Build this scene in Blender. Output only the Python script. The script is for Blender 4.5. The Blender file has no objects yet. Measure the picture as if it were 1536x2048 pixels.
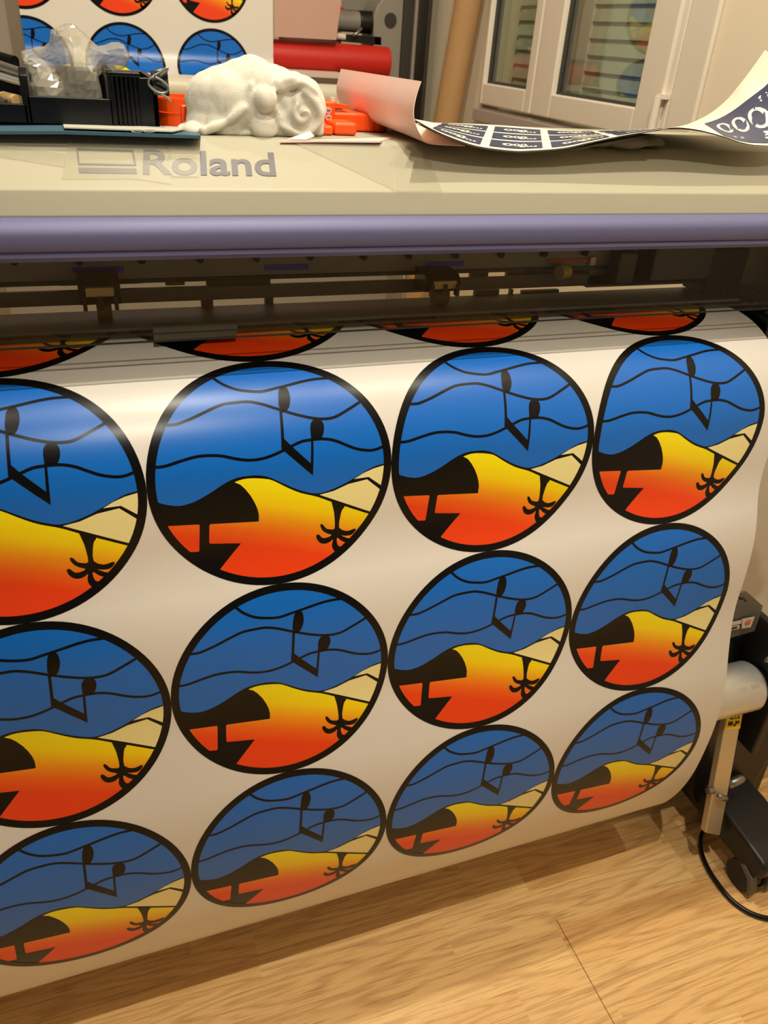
import bpy, bmesh, math, random
from mathutils import Vector, Matrix, noise
from mathutils.geometry import tessellate_polygon
random.seed(7)
S = 0.25            # one print diameter in metres; builders below work in that unit
FLOOR = -3.75       # floor height in print diameters below the media bend

# ------------------------------------------------------------------ camera
CAM = (-0.1093, -3.022411, 1.161934); YAW, PITCH, ROLL, FPX = 0.380093, 0.543708, 0.072335, 1568.823658
def W(p): return Vector((p[0]*S, p[1]*S, (p[2]-FLOOR)*S))
_cy, _sy, _cp, _sp = math.cos(YAW), math.sin(YAW), math.cos(PITCH), math.sin(PITCH)
_f = Vector((_sy*_cp, _cy*_cp, -_sp)); _r = Vector((_cy, -_sy, 0)); _u = _r.cross(_f)
_cr, _sr = math.cos(ROLL), math.sin(ROLL)
RIGHT = _r*_cr + _u*_sr; UP = -_r*_sr + _u*_cr; FWD = _f
scene = bpy.context.scene
cd = bpy.data.cameras.new('camera'); cam = bpy.data.objects.new('camera', cd); scene.collection.objects.link(cam)
Mx = Matrix((RIGHT, UP, -FWD)).transposed().to_4x4(); Mx.translation = W(CAM); cam.matrix_world = Mx
cd.sensor_fit = 'VERTICAL'; cd.sensor_height = 24; cd.lens = 24*FPX/2048; cd.clip_start = 0.02
cd.dof.use_dof = True; cd.dof.focus_distance = 0.86; cd.dof.aperture_fstop = 9.0
scene.camera = cam

# ------------------------------------------------------------------ view, world, lamps
scene.view_settings.view_transform = 'Standard'; scene.view_settings.look = 'None'
scene.view_settings.exposure = -0.28; scene.view_settings.gamma = 1.0; scene.view_settings.use_curve_mapping = False
wd = bpy.data.worlds.new('world'); scene.world = wd; wd.use_nodes = True
wd.node_tree.nodes['Background'].inputs[0].default_value = (1.0, 0.94, 0.83, 1)
wd.node_tree.nodes['Background'].inputs[1].default_value = 0.14
LAMP_A = (1.45, 0.85, 8.1); LAMP_B = (0.95, -2.9, 8.1)
def lamp(name, p, watts, rad=0.014, col=(1.0, 0.92, 0.77)):
    l = bpy.data.lights.new(name, 'SPOT'); l.energy = watts; l.spot_size = 2.55; l.spot_blend = .35; l.shadow_soft_size = rad; l.color = col
    o = bpy.data.objects.new(name, l); scene.collection.objects.link(o); o.location = W(p); return o
lamp('ceiling_spot_light', LAMP_A, 138, col=(1.0, .91, .70))
lamp('ceiling_spot_light', LAMP_B, 98)
lamp('ceiling_spot_light', (4.1, -2.9, 8.1), 46)  # unseen lamp added to brighten the right wall
lamp('ceiling_spot_light', (-2.3, -2.9, 8.1), 24)
lamp('ceiling_spot_light', (1.2, 5.2, 8.1), 22)
tl = lamp('added_front_fill', (0.2, -8.2, 8.1), 135, rad=.04)      # unseen fill lamp added to brighten the machine's mouth
tl.data.spot_size = .44; tl.data.spot_blend = .8
tl.rotation_euler = (W((1.3, .1, .5))-W((0.2, -8.2, 8.1))).to_track_quat('-Z', 'Y').to_euler()

def at(px, py, axis, val):      # point of the viewing ray through a photo pixel on the plane axis = val
    d = RIGHT*((px-768)/FPX) - UP*((py-1024)/FPX) + FWD
    t = (val-CAM[axis])/d[axis]
    return Vector(CAM)+d*t
def AX(px, py, v): return at(px, py, 0, v)
def AY(px, py, v): return at(px, py, 1, v)
def AZ(px, py, v): return at(px, py, 2, v)

# ------------------------------------------------------------------ materials
def lin(c):
    return tuple(((v/255)/12.92 if v/255 <= .04045 else ((v/255+.055)/1.055)**2.4) for v in c)+(1,)
def mat(name, rgb, rough=.5, metal=0, spec=.5, noise_amt=0, noise_scale=30, bump=0, coat=0, alpha=1, trans=0, sheen=0, stretch=None):
    m = bpy.data.materials.new(name); m.use_nodes = True; nt = m.node_tree; b = nt.nodes['Principled BSDF']
    c = lin(rgb); b.inputs['Base Color'].default_value = c
    b.inputs['Roughness'].default_value = rough; b.inputs['Metallic'].default_value = metal
    b.inputs['Specular IOR Level'].default_value = spec; b.inputs['Coat Weight'].default_value = coat
    b.inputs['Coat Roughness'].default_value = .15; b.inputs['Alpha'].default_value = alpha
    b.inputs['Transmission Weight'].default_value = trans; b.inputs['Sheen Weight'].default_value = sheen
    if noise_amt or bump:
        tc = nt.nodes.new('ShaderNodeTexCoord'); mp = nt.nodes.new('ShaderNodeMapping'); n = nt.nodes.new('ShaderNodeTexNoise')
        n.inputs['Scale'].default_value = noise_scale; n.inputs['Detail'].default_value = 4
        if stretch: mp.inputs['Scale'].default_value = stretch
        nt.links.new(tc.outputs['Object'], mp.inputs[0]); nt.links.new(mp.outputs[0], n.inputs['Vector'])
        if noise_amt:
            mx = nt.nodes.new('ShaderNodeMix'); mx.data_type = 'RGBA'
            mx.inputs['A'].default_value = tuple(v*(1-noise_amt) for v in c[:3])+(1,)
            mx.inputs['B'].default_value = tuple(min(1, v*(1+noise_amt)) for v in c[:3])+(1,)
            nt.links.new(n.outputs['Fac'], mx.inputs['Factor']); nt.links.new(mx.outputs['Result'], b.inputs['Base Color'])
        if bump:
            bp = nt.nodes.new('ShaderNodeBump'); bp.inputs['Strength'].default_value = bump; bp.inputs['Distance'].default_value = .002
            nt.links.new(n.outputs['Fac'], bp.inputs['Height']); nt.links.new(bp.outputs[0], b.inputs['Normal'])
    return m
def film_mat(name, rgb, body=.35, gloss=.12, rough=.15):   # clear or tinted plastic film: see-through, a little milky, a little shiny
    m = bpy.data.materials.new(name); m.use_nodes = True; nt = m.node_tree; nt.nodes.clear()
    out = nt.nodes.new('ShaderNodeOutputMaterial'); tr = nt.nodes.new('ShaderNodeBsdfTransparent'); df = nt.nodes.new('ShaderNodeBsdfDiffuse')
    gl = nt.nodes.new('ShaderNodeBsdfGlossy'); m1 = nt.nodes.new('ShaderNodeMixShader'); m2 = nt.nodes.new('ShaderNodeMixShader')
    lw = nt.nodes.new('ShaderNodeLayerWeight'); fr = nt.nodes.new('ShaderNodeMath'); fr.operation = 'POWER'; fr.inputs[1].default_value = 5.0
    nt.links.new(lw.outputs['Facing'], fr.inputs[0])
    mm = nt.nodes.new('ShaderNodeMath'); mm.operation = 'MULTIPLY_ADD'; mm.inputs[1].default_value = .9; mm.inputs[2].default_value = gloss; mm.use_clamp = True
    df.inputs[0].default_value = lin(rgb); gl.inputs['Roughness'].default_value = rough; m1.inputs[0].default_value = body
    nt.links.new(tr.outputs[0], m1.inputs[1]); nt.links.new(df.outputs[0], m1.inputs[2]); nt.links.new(fr.outputs[0], mm.inputs[0])
    nt.links.new(mm.outputs[0], m2.inputs[0]); nt.links.new(m1.outputs[0], m2.inputs[1]); nt.links.new(gl.outputs[0], m2.inputs[2])
    nt.links.new(m2.outputs[0], out.inputs[0]); m['tr'] = 1
    return m, tr
def floor_mat():
    m = bpy.data.materials.new('oak_laminate'); m.use_nodes = True; nt = m.node_tree; b = nt.nodes['Principled BSDF']
    N = nt.nodes.new; L = nt.links.new
    def math_(op, a, b_=None, c=None):
        n = N('ShaderNodeMath'); n.operation = op
        for i, v in enumerate((a, b_, c)):
            if v is None: continue
            if isinstance(v, (int, float)): n.inputs[i].default_value = v
            else: L(v, n.inputs[i])
        return n.outputs[0]
    g = N('ShaderNodeNewGeometry'); sx = N('ShaderNodeSeparateXYZ'); L(g.outputs['Position'], sx.inputs[0])
    X, Y = sx.outputs[0], sx.outputs[1]
    w = 0.067
    yr = math_('DIVIDE', math_('ADD', Y, 0.0385+.067*20), w); row = math_('FLOOR', yr)
    wn = N('ShaderNodeTexWhiteNoise'); wn.noise_dimensions = '1D'; L(row, wn.inputs['W'])
    xs = math_('ADD', math_('DIVIDE', X, 0.46), math_('MULTIPLY', wn.outputs['Value'], 7.0)); col = math_('FLOOR', xs)
    cv = N('ShaderNodeCombineXYZ'); L(row, cv.inputs[0]); L(col, cv.inputs[1])
    wn2 = N('ShaderNodeTexWhiteNoise'); wn2.noise_dimensions = '2D'; L(cv.outputs[0], wn2.inputs['Vector'])
    # per strip offset of the grain
    off = N('ShaderNodeVectorMath'); off.operation = 'MULTIPLY_ADD'; L(wn2.outputs['Color'], off.inputs[0]); off.inputs[1].default_value = (9, 9, 9); L(g.outputs['Position'], off.inputs[2])
    mp = N('ShaderNodeMapping'); mp.inputs['Scale'].default_value = (.8, 8.0, 1.0); L(off.outputs[0], mp.inputs[0])
    n1 = N('ShaderNodeTexNoise'); n1.inputs['Scale'].default_value = 2.6; n1.inputs['Detail'].default_value = 2.0; n1.inputs['Roughness'].default_value = .45; L(mp.outputs[0], n1.inputs['Vector'])
    rings = math_('SINE', math_('MULTIPLY', n1.outputs['Fac'], 60.0))
    rings = math_('POWER', math_('MULTIPLY_ADD', rings, .5, .5), 3.0)
    mp2 = N('ShaderNodeMapping'); mp2.inputs['Scale'].default_value = (9, 240.0, 9); L(off.outputs[0], mp2.inputs[0])
    n2 = N('ShaderNodeTexNoise'); n2.inputs['Scale'].default_value = 2.0; n2.inputs['Detail'].default_value = 3; L(mp2.outputs[0], n2.inputs['Vector'])
    pores = N('ShaderNodeMapRange'); L(n2.outputs['Fac'], pores.inputs[0]); pores.inputs[1].default_value = .52; pores.inputs[2].default_value = .75
    n3 = N('ShaderNodeTexNoise'); n3.inputs['Scale'].default_value = 1.3; L(mp.outputs[0], n3.inputs['Vector'])
    c1 = N('ShaderNodeMix'); c1.data_type = 'RGBA'; c1.inputs['A'].default_value = lin((240, 203, 140)); c1.inputs['B'].default_value = lin((226, 178, 112))
    L(math_('MULTIPLY_ADD', wn2.outputs['Value'], .75, math_('MULTIPLY', n3.outputs['Fac'], .3)), c1.inputs['Factor'])
    c2 = N('ShaderNodeMix'); c2.data_type = 'RGBA'; L(c1.outputs['Result'], c2.inputs['A']); c2.inputs['B'].default_value = lin((170, 120, 66)); L(math_('MULTIPLY', rings, .42), c2.inputs['Factor'])
    c3 = N('ShaderNodeMix'); c3.data_type = 'RGBA'; L(c2.outputs['Result'], c3.inputs['A']); c3.inputs['B'].default_value = lin((160, 110, 60)); L(math_('MULTIPLY', pores.outputs[0], .7), c3.inputs['Factor'])
    # seams: every third row a plank joint, thin
    fr = math_('FRACT', yr); seam = math_('LESS_THAN', math_('ABSOLUTE', math_('SUBTRACT', math_('FRACT', math_('DIVIDE', yr, 3.0)), .5)), .0035)
    xf = math_('FRACT', math_('DIVIDE', math_('ADD', X, 10-.3275), 1.28)); row3 = math_('GREATER_THAN', math_('FRACT', math_('DIVIDE', math_('ADD', Y, .1617+.402*10), .402)), .5)
    endj = math_('MULTIPLY', math_('LESS_THAN', math_('ABSOLUTE', math_('SUBTRACT', xf, .0)), .0012), row3)
    c4 = N('ShaderNodeMix'); c4.data_type = 'RGBA'; L(c3.outputs['Result'], c4.inputs['A']); c4.inputs['B'].default_value = lin((60, 36, 18))
    L(math_('MAXIMUM', math_('MULTIPLY', seam, .35), math_('MULTIPLY', endj, .8)), c4.inputs['Factor'])
    L(c4.outputs['Result'], b.inputs['Base Color']); b.inputs['Roughness'].default_value = .42
    bp = N('ShaderNodeBump'); bp.inputs['Strength'].default_value = .15; bp.inputs['Distance'].default_value = .001; L(pores.outputs[0], bp.inputs['Height']); L(bp.outputs[0], b.inputs['Normal'])
    return m
def sunset_mat():   # printed colour gradient of the sunset, by the v coordinate of the artwork
    m = bpy.data.materials.new('ink_sunset'); m.use_nodes = True; nt = m.node_tree; b = nt.nodes['Principled BSDF']
    uv = nt.nodes.new('ShaderNodeUVMap'); uv.uv_map = 'art'; sp = nt.nodes.new('ShaderNodeSeparateXYZ'); cr = nt.nodes.new('ShaderNodeValToRGB')
    m_ = nt.nodes.new('ShaderNodeMath'); m_.operation = 'MULTIPLY_ADD'; m_.inputs[1].default_value = -.30
    nt.links.new(uv.outputs[0], sp.inputs[0]); nt.links.new(sp.outputs[0], m_.inputs[0]); m2_ = nt.nodes.new('ShaderNodeMath'); m2_.inputs[1].default_value = .15
    nt.links.new(sp.outputs[1], m2_.inputs[0]); nt.links.new(m2_.outputs[0], m_.inputs[2]); nt.links.new(m_.outputs[0], cr.inputs[0]); nt.links.new(cr.outputs[0], b.inputs['Base Color'])
    e = cr.color_ramp.elements; e[0].position = .55; e[0].color = lin((252, 236, 0)); e[1].position = .84; e[1].color = lin((240, 66, 10))
    for p_, c_ in ((.63, (251, 216, 0)), (.70, (246, 158, 10)), (.77, (243, 104, 12))):
        k = e.new(p_); k.color = lin(c_)
    b.inputs['Roughness'].default_value = INK_R; return m
INK_R = .33
M = dict(
 paper=mat('white_vinyl', (225, 220, 211), INK_R), ink_black=mat('ink_black', (6, 5, 5), .28, spec=.30), ink_blue=mat('ink_blue', (4, 106, 204), INK_R),
 ink_cream=mat('ink_cream', (242, 230, 160), INK_R), ink_sun=sunset_mat(),
 cover=mat('cream_plastic', (160, 155, 134), .5, noise_amt=.015, noise_scale=8), lip=mat('violet_grey_metal', (96, 96, 134), .55, metal=.15, noise_amt=.05, noise_scale=400, bump=.03),
 black=mat('black_steel', (11, 10, 10), .4), black_pl=mat('black_plastic', (7, 9, 12), .28, spec=.35), plate=mat('dark_grey_plate', (88, 90, 92), .5, noise_amt=.04, noise_scale=60),
 rail=mat('brown_aluminium_rail', (128, 124, 110), .5, noise_amt=.08, noise_scale=30), rail2=mat('dark_aluminium_rail', (100, 94, 80), .5, noise_amt=.1, noise_scale=20),
 tape=mat('blue_label', (20, 44, 190), .5), tan=mat('tan_block', (196, 168, 108), .5), roller=mat('brown_rubber', (110, 82, 40), .6),
 tab=mat('grey_green_metal', (102, 106, 98), .45, metal=.4), logo=mat('grey_logo', (98, 97, 102), .4), steel=mat('brushed_steel', (222, 222, 216), .34, metal=.65, noise_amt=.03, noise_scale=60, stretch=(1, 8, 8)),
 plate2=mat('grey_sheet_steel', (118, 116, 110), .45, metal=.5, noise_amt=.03), bar=mat('satin_aluminium', (214, 196, 160), .42, metal=.6), zinc=mat('zinc', (150, 150, 144), .35, metal=.9),
 rubber=mat('dark_rubber', (40, 39, 37), .6, noise_amt=.2, noise_scale=60), castergrey=mat('worn_grey_plastic', (92, 90, 84), .5, noise_amt=.3, noise_scale=60),
 foot=mat('charcoal_enamel', (17, 18, 17), .45, noise_amt=.08, noise_scale=60), yellow=mat('yellow_label', (232, 196, 30), .5), white_lab=mat('white_label', (216, 208, 196), .5), red=mat('red_stamp', (206, 70, 52), .5),
 orange=mat('orange_plastic', (250, 82, 10), .35, bump=.1, noise_scale=60), cloth=mat('white_cotton', (206, 201, 186), .95, bump=.3, noise_scale=900, sheen=.3, noise_amt=.03), greycloth=mat('grey_cloth', (132, 122, 106), .95, noise_amt=.3, noise_scale=80, bump=.4),
 poster=mat('poster_paper', (236, 228, 208), .4), navy=mat('ink_navy', (40, 50, 84), .38, noise_amt=.25, noise_scale=25), lilac=mat('ink_lilac', (150, 158, 186), .4),
 pink=mat('pink_paper_and_spill', (240, 206, 194), .5), teal=mat('teal_paper', (52, 86, 104), .5, noise_amt=.15, noise_scale=40), paleblue=mat('pale_grey_paper', (184, 184, 172), .5),  # pink also carries the orange-red spill painted on the curled paper
 wall=mat('cream_wall', (232, 219, 194), .8, noise_amt=.02, noise_scale=4, bump=.03), frame=mat('white_pvc', (224, 214, 198), .4), gasket=mat('grey_gasket', (62, 58, 52), .6), lilacf=mat('sill_grey', (168, 156, 150), .5),
 slat=mat('shutter_slat', (206, 204, 182), .6), card=mat('brown_cardboard', (176, 138, 92), .8, noise_amt=.08, noise_scale=40, stretch=(1, 1, .3)), redv=mat('red_vinyl', (196, 30, 14), .5, noise_amt=.06, noise_scale=100),
 redd=mat('dark_red', (122, 24, 14), .5), whitetube=mat('white_tube', (222, 214, 192), .4), mgrey=mat('machine_grey', (140, 134, 122), .5), mdark=mat('machine_dark', (52, 48, 42), .5), mgrey2=mat('roller_grey', (128, 124, 116), .45),
 wood=mat('pale_wood', (206, 168, 110), .6), floor=floor_mat(), ceil=mat('white_ceiling', (228, 218, 200), .9), hole=mat('black_hole', (6, 6, 6), .8), pinksheet=mat('pinkish_paper', (196, 156, 140), .6, noise_amt=.06, noise_scale=6))
M['tint'], _t = film_mat('tinted_acrylic', (20, 20, 20), body=.0, gloss=.012, rough=.03); _t.inputs[0].default_value = (.95, .95, .93, 1)
M['clearfilm'], _t = film_mat('clear_film', (214, 206, 184), body=.07, gloss=.02, rough=.35); _t.inputs[0].default_value = (.955, .955, .94, 1)
M['bag'], _t = film_mat('clear_polythene', (196, 190, 172), body=.38, gloss=.06, rough=.12); _t.inputs[0].default_value = (.95, .95, .93, 1)
M['glass'], _t = film_mat('window_glass', (20, 20, 20), body=.0, gloss=.09, rough=.02); _t.inputs[0].default_value = (.86, .90, .86, 1)

# ------------------------------------------------------------------ builders (coordinates in print diameters)
def obj(name, bm, m, parent=None, smooth=False, bevel=0, origin=None):
    """link a bmesh (print-diameter coordinates, absolute) as one mesh object"""
    me = bpy.data.meshes.new(name)
    for v in bm.verts: v.co = W(v.co)
    bmesh.ops.recalc_face_normals(bm, faces=bm.faces)
    if parent is not None:
        o0 = parent.matrix_world.translation if parent.parent is None else parent.parent.matrix_world.translation + parent.location
        o0 = world_loc(parent)
    else:
        xs = [v.co for v in bm.verts]; o0 = Vector((sum(c.x for c in xs)/len(xs), sum(c.y for c in xs)/len(xs), min(c.z for c in xs)))
    for v in bm.verts: v.co -= o0
    bm.to_mesh(me); bm.free()
    for mm in (m if isinstance(m, list) else [m]): me.materials.append(mm)
    if smooth:
        for p in me.polygons: p.use_smooth = True
    o = bpy.data.objects.new(name, me); scene.collection.objects.link(o)
    if parent is not None: o.parent = parent
    else: o.location = o0
    if bevel:
        b = o.modifiers.new('bevel', 'BEVEL'); b.width = bevel*S; b.segments = 3; b.limit_method = 'ANGLE'; b.angle_limit = .6
        for p in me.polygons: p.use_smooth = True
        w_ = o.modifiers.new('wn', 'WEIGHTED_NORMAL')
    if smooth == 'auto':
        me.set_sharp_from_angle(angle=.7)
    return o
def world_loc(o):
    l = o.location.copy(); p = o.parent
    while p is not None: l += p.location; p = p.parent
    return l
def tag(o, label, cat, group=None, kind=None):
    if label: o['label'] = label
    if cat: o['category'] = cat
    if group: o['group'] = group
    if kind: o['kind'] = kind
    return o
def thing(name, p, label, cat, group=None):
    o = bpy.data.objects.new(name, None); o.empty_display_size = .02; scene.collection.objects.link(o); o.location = W(p); return tag(o, label, cat, group)
def struct(o): o['kind'] = 'structure'; return o
def box(bm, x0, x1, y0, y1, z0, z1):
    vs = [bm.verts.new(c) for c in ((x0,y0,z0),(x1,y0,z0),(x1,y1,z0),(x0,y1,z0),(x0,y0,z1),(x1,y0,z1),(x1,y1,z1),(x0,y1,z1))]
    for f in ((0,3,2,1),(4,5,6,7),(0,1,5,4),(1,2,6,5),(2,3,7,6),(3,0,4,7)): bm.faces.new([vs[i] for i in f])
    return bm
def bx(*a): return box(bmesh.new(), *a)
def extr(poly, axis, a, b, bm=None):      # prism: 2-D outline extruded along axis ('x': outline is (y,z); 'y': (x,z); 'z': (x,y))
    bm = bm or bmesh.new()
    def c(p, t): return {'x': (t, p[0], p[1]), 'y': (p[0], t, p[1]), 'z': (p[0], p[1], t)}[axis]
    A = [bm.verts.new(c(p, a)) for p in poly]; B = [bm.verts.new(c(p, b)) for p in poly]; n = len(poly)
    bm.faces.new(A); bm.faces.new(B[::-1])
    for i in range(n): bm.faces.new((A[i], A[(i+1) % n], B[(i+1) % n], B[i]))
    return bm
def cyl(p0, p1, r0, r1=None, n=40, bm=None, cap=True):
    bm = bm or bmesh.new(); p0 = Vector(p0); p1 = Vector(p1); r1 = r0 if r1 is None else r1
    d = (p1-p0).normalized(); a = d.orthogonal().normalized(); b = d.cross(a)
    R0 = [bm.verts.new(p0+(a*math.cos(t)+b*math.sin(t))*r0) for t in [2*math.pi*i/n for i in range(n)]]
    R1 = [bm.verts.new(p1+(a*math.cos(t)+b*math.sin(t))*r1) for t in [2*math.pi*i/n for i in range(n)]]
    for i in range(n): bm.faces.new((R0[i], R0[(i+1) % n], R1[(i+1) % n], R1[i]))
    if cap: bm.faces.new(R0[::-1]); bm.faces.new(R1)
    return bm
def tube(pts, r, n=10, bm=None, closed=False):
    bm = bm or bmesh.new(); pts = [Vector(p) for p in pts]; rings = []; prev = None
    for i, p in enumerate(pts):
        d = (pts[min(i+1, len(pts)-1)]-pts[max(i-1, 0)]).normalized()
        a = (prev - d*prev.dot(d)).normalized() if prev is not None else d.orthogonal().normalized()
        prev = a; b = d.cross(a); rr = r[i] if isinstance(r, (list, tuple)) else r
        rings.append([bm.verts.new(p+(a*math.cos(t)+b*math.sin(t))*rr) for t in [2*math.pi*k/n for k in range(n)]])
    for A, B in zip(rings[:-1], rings[1:]):
        for k in range(n): bm.faces.new((A[k], A[(k+1) % n], B[(k+1) % n], B[k]))
    bm.faces.new(rings[0][::-1]); bm.faces.new(rings[-1]); return bm
def cat(pts, n=6, closed=False):          # Catmull-Rom through points
    P = [Vector(p) for p in pts]; out = []
    for i in range(len(P)-1):
        p0, p1, p2, p3 = P[max(i-1, 0)], P[i], P[i+1], P[min(i+2, len(P)-1)]
        for k in range(n):
            t = k/n; out.append(.5*((2*p1)+(p2-p0)*t+(2*p0-5*p1+4*p2-p3)*t*t+(-p0+3*p1-3*p2+p3)*t**3))
    out.append(P[-1]); return out
def grid(rows, bm=None, thick=None):      # surface from rows of points, optional thickness
    bm = bm or bmesh.new(); V = [[bm.verts.new(p) for p in r] for r in rows]
    fs = [bm.faces.new((V[i][j], V[i][j+1], V[i+1][j+1], V[i+1][j])) for i in range(len(V)-1) for j in range(len(V[0])-1)]
    if thick: bmesh.ops.recalc_face_normals(bm, faces=bm.faces); bmesh.ops.solidify(bm, geom=bm.faces, thickness=thick)
    return bm
def flat(polys3, bm=None, thick=.004, nrm=None):     # thin solid from a planar outline
    bm = bm or bmesh.new()
    for P in polys3:
        P = [Vector(p) for p in P]; n = nrm or (P[1]-P[0]).cross(P[2]-P[0]).normalized()
        A = [bm.verts.new(p) for p in P]; B = [bm.verts.new(p+n*thick) for p in P]; k = len(P)
        bm.faces.new(A[::-1]); bm.faces.new(B)
        for i in range(k): bm.faces.new((A[i], A[(i+1) % k], B[(i+1) % k], B[i]))
    return bm
def text_polys(body, offset=0.0, bold=0.0):
    cu = bpy.data.curves.new('t', 'FONT'); cu.body = body; cu.size = 1; cu.offset = bold; cu.resolution_u = 4
    o = bpy.data.objects.new('t', cu); scene.collection.objects.link(o); bpy.context.view_layer.update()
    me = bpy.data.meshes.new_from_object(o.evaluated_get(bpy.context.evaluated_depsgraph_get()))
    vs = [v.co.copy() for v in me.vertices]; fs = [tuple(p.vertices) for p in me.polygons]
    bpy.data.objects.remove(o); bpy.data.curves.remove(cu); bpy.data.meshes.remove(me)
    x0 = min(v.x for v in vs); x1 = max(v.x for v in vs); y0 = min(v.y for v in vs); y1 = max(v.y for v in vs)
    return [((v.x-x0)/(x1-x0), (v.y-y0)/(y1-y0)) for v in vs], fs
def text_on(body, mp, bm=None, bold=0.0, mi=0):      # mp(s, t) -> 3-D point, s,t in 0..1 over the word's box
    bm = bm or bmesh.new(); vs, fs = text_polys(body, bold=bold); V = [bm.verts.new(mp(*v)) for v in vs]
    for f in fs:
        try: bm.faces.new([V[i] for i in f]).material_index = mi
        except ValueError: pass
    return bm

# ------------------------------------------------------------------ the room
o = struct(obj('floor', bx(-12, 5.0, -9, 12.0, FLOOR-.2, FLOOR), M['floor'])); struct(obj('ceiling', bx(-12, 5.6, -9, 12.0, 8.35, 8.5), M['ceil']))
WX = 5.0
# right wall, with the window opening y 3.5..7.5, z .40..4.6
wy0, wy1, wz0, wz1 = 3.52, 7.32, .30, 4.4
bm = bmesh.new()
box(bm, WX, WX+.5, -9, wy0, FLOOR, 8.35); box(bm, WX, WX+.5, wy1, 12.0, FLOOR, 8.35)
box(bm, WX, WX+.5, wy0, wy1, FLOOR, wz0); box(bm, WX, WX+.5, wy0, wy1, wz1, 8.35)
struct(obj('wall_right', bm, M['wall']))
struct(obj('wall_back', bx(-12, WX, 12.0, 12.4, FLOOR, 8.35), M['wall']))
struct(obj('trim_1', bx(WX-.05, WX, 3.16, wy0, -.6, 6.2), M['frame'], bevel=.02))
# window
win = thing('window_1', (WX, 5.4, wz0), None, None); struct(win)
bm = bmesh.new(); f0, f1 = WX-.06, WX+.2
box(bm, f0, f1, wy0, wy0+.06, wz0, wz1); box(bm, f0, f1, wy1-.05, wy1, wz0, wz1); box(bm, f0, f1, wy0, wy1, wz0, .46); box(bm, f0, f1, wy0, wy1, 4.3, wz1)
obj('window_frame', bm, M['frame'], win, bevel=.012)
obj('sill_strip', bx(WX-.1, WX+.0, wy0-.1, wy1+.1, .30, .44), M['lilacf'], win, bevel=.01)
def sash(y0, y1, gy0, gy1):
    bm = bmesh.new(); a, b = WX-.10, WX+.08
    box(bm, a, b, y0, gy0, .50, 4.28); box(bm, a, b, gy1, y1, .50, 4.28); box(bm, a, b, gy0, gy1, .50, .74); box(bm, a, b, gy0, gy1, 4.0, 4.28)
    s = obj('sash', bm, M['frame'], win, bevel=.02)
    bm = bmesh.new(); e = .03
    for q in ((gy0-e, gy0+.02, .72, 4.02), (gy1-.02, gy1+e, .72, 4.02), (gy0, gy1, .72, .765), (gy0, gy1, 3.98, 4.02)): box(bm, WX-.04, WX+.06, *q)
    obj('gasket', bm, M['gasket'], win)
    obj('pane', bx(WX-.012, WX+.004, gy0, gy1, .75, 4.0), M['glass'], win)
sash(3.58, 5.90, 3.95, 5.49); sash(5.93, 7.26, 6.09, 7.20)
bm = cyl((WX-.16, 3.555, .56), (WX-.16, 3.555, .86), .035, n=16); box(bm, WX-.15, WX-.05, 3.52, 3.60, .84, .88); obj('hinge', bm, M['frame'], win)
bm = bmesh.new()
for k in range(26):
    z = .45+k*.155
    extr([(WX+.33, z-.094), (WX+.35, z-.1), (WX+.39, z+.082), (WX+.37, z+.092)], 'y', wy0+.05, wy1-.05, bm)
obj('shutter_slats', bm, M['slat'], win)
obj('shutter_post', bx(WX+.32, WX+.48, 5.6, 6.0, .3, 4.4), M['frame'], win)
# daylight behind is none: a dim wall of the shutter box closes the reveal
obj('shutter_back', bx(WX+.6, WX+.64, wy0-.3, wy1+.3, wz0-.3, wz1+.3), M['slat'], win)

# ------------------------------------------------------------------ printed sheets
KN = [-1.6, -1.2, -.95, -.75, -.5, -.25, 0, .25, .5, .75, 1, 1.25, 1.5, 1.75, 2, 2.25, 2.5, 2.75, 3, 3.25, 3.5, 3.75, 4.0, 4.25, 4.5, 4.8, 5.2]
TH = [-1.1, -.75, -.45, -.25, -.04, -.05, .3672, .9148, 1.4752, 1.552, 1.1945, 1.4479, 1.5564, 1.3314, 1.2707, 1.4563, 1.5875, 1.6424, 1.7988, 1.96, 2.35, 2.95, 3.75, 4.35, 4.66, 4.72, 4.72]
DS = .005; _pf = {}
def theta(v):
    if v <= KN[0]: return TH[0]
    for i in range(len(KN)-1):
        if v <= KN[i+1]: return TH[i]+(TH[i+1]-TH[i])*(v-KN[i])/(KN[i+1]-KN[i])
    return TH[-1]
y = z = 0.0; k = 0; _pf[0] = (0, 0)
while k*DS < 5.2: a = theta((k+.5)*DS); y -= math.cos(a)*DS; z -= math.sin(a)*DS; k += 1; _pf[k] = (y, z)
y = z = 0.0; k = 0
while k*DS > -2.6: a = theta((k-.5)*DS); y += math.cos(a)*DS; z += math.sin(a)*DS; k -= 1; _pf[k] = (y, z)
def prof(v):
    k = v/DS; i = math.floor(k+1e-9); f = k-i; a = _pf[i]; b = _pf.get(i+1, a); return a[0]+(b[0]-a[0])*f, a[1]+(b[1]-a[1])*f

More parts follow.
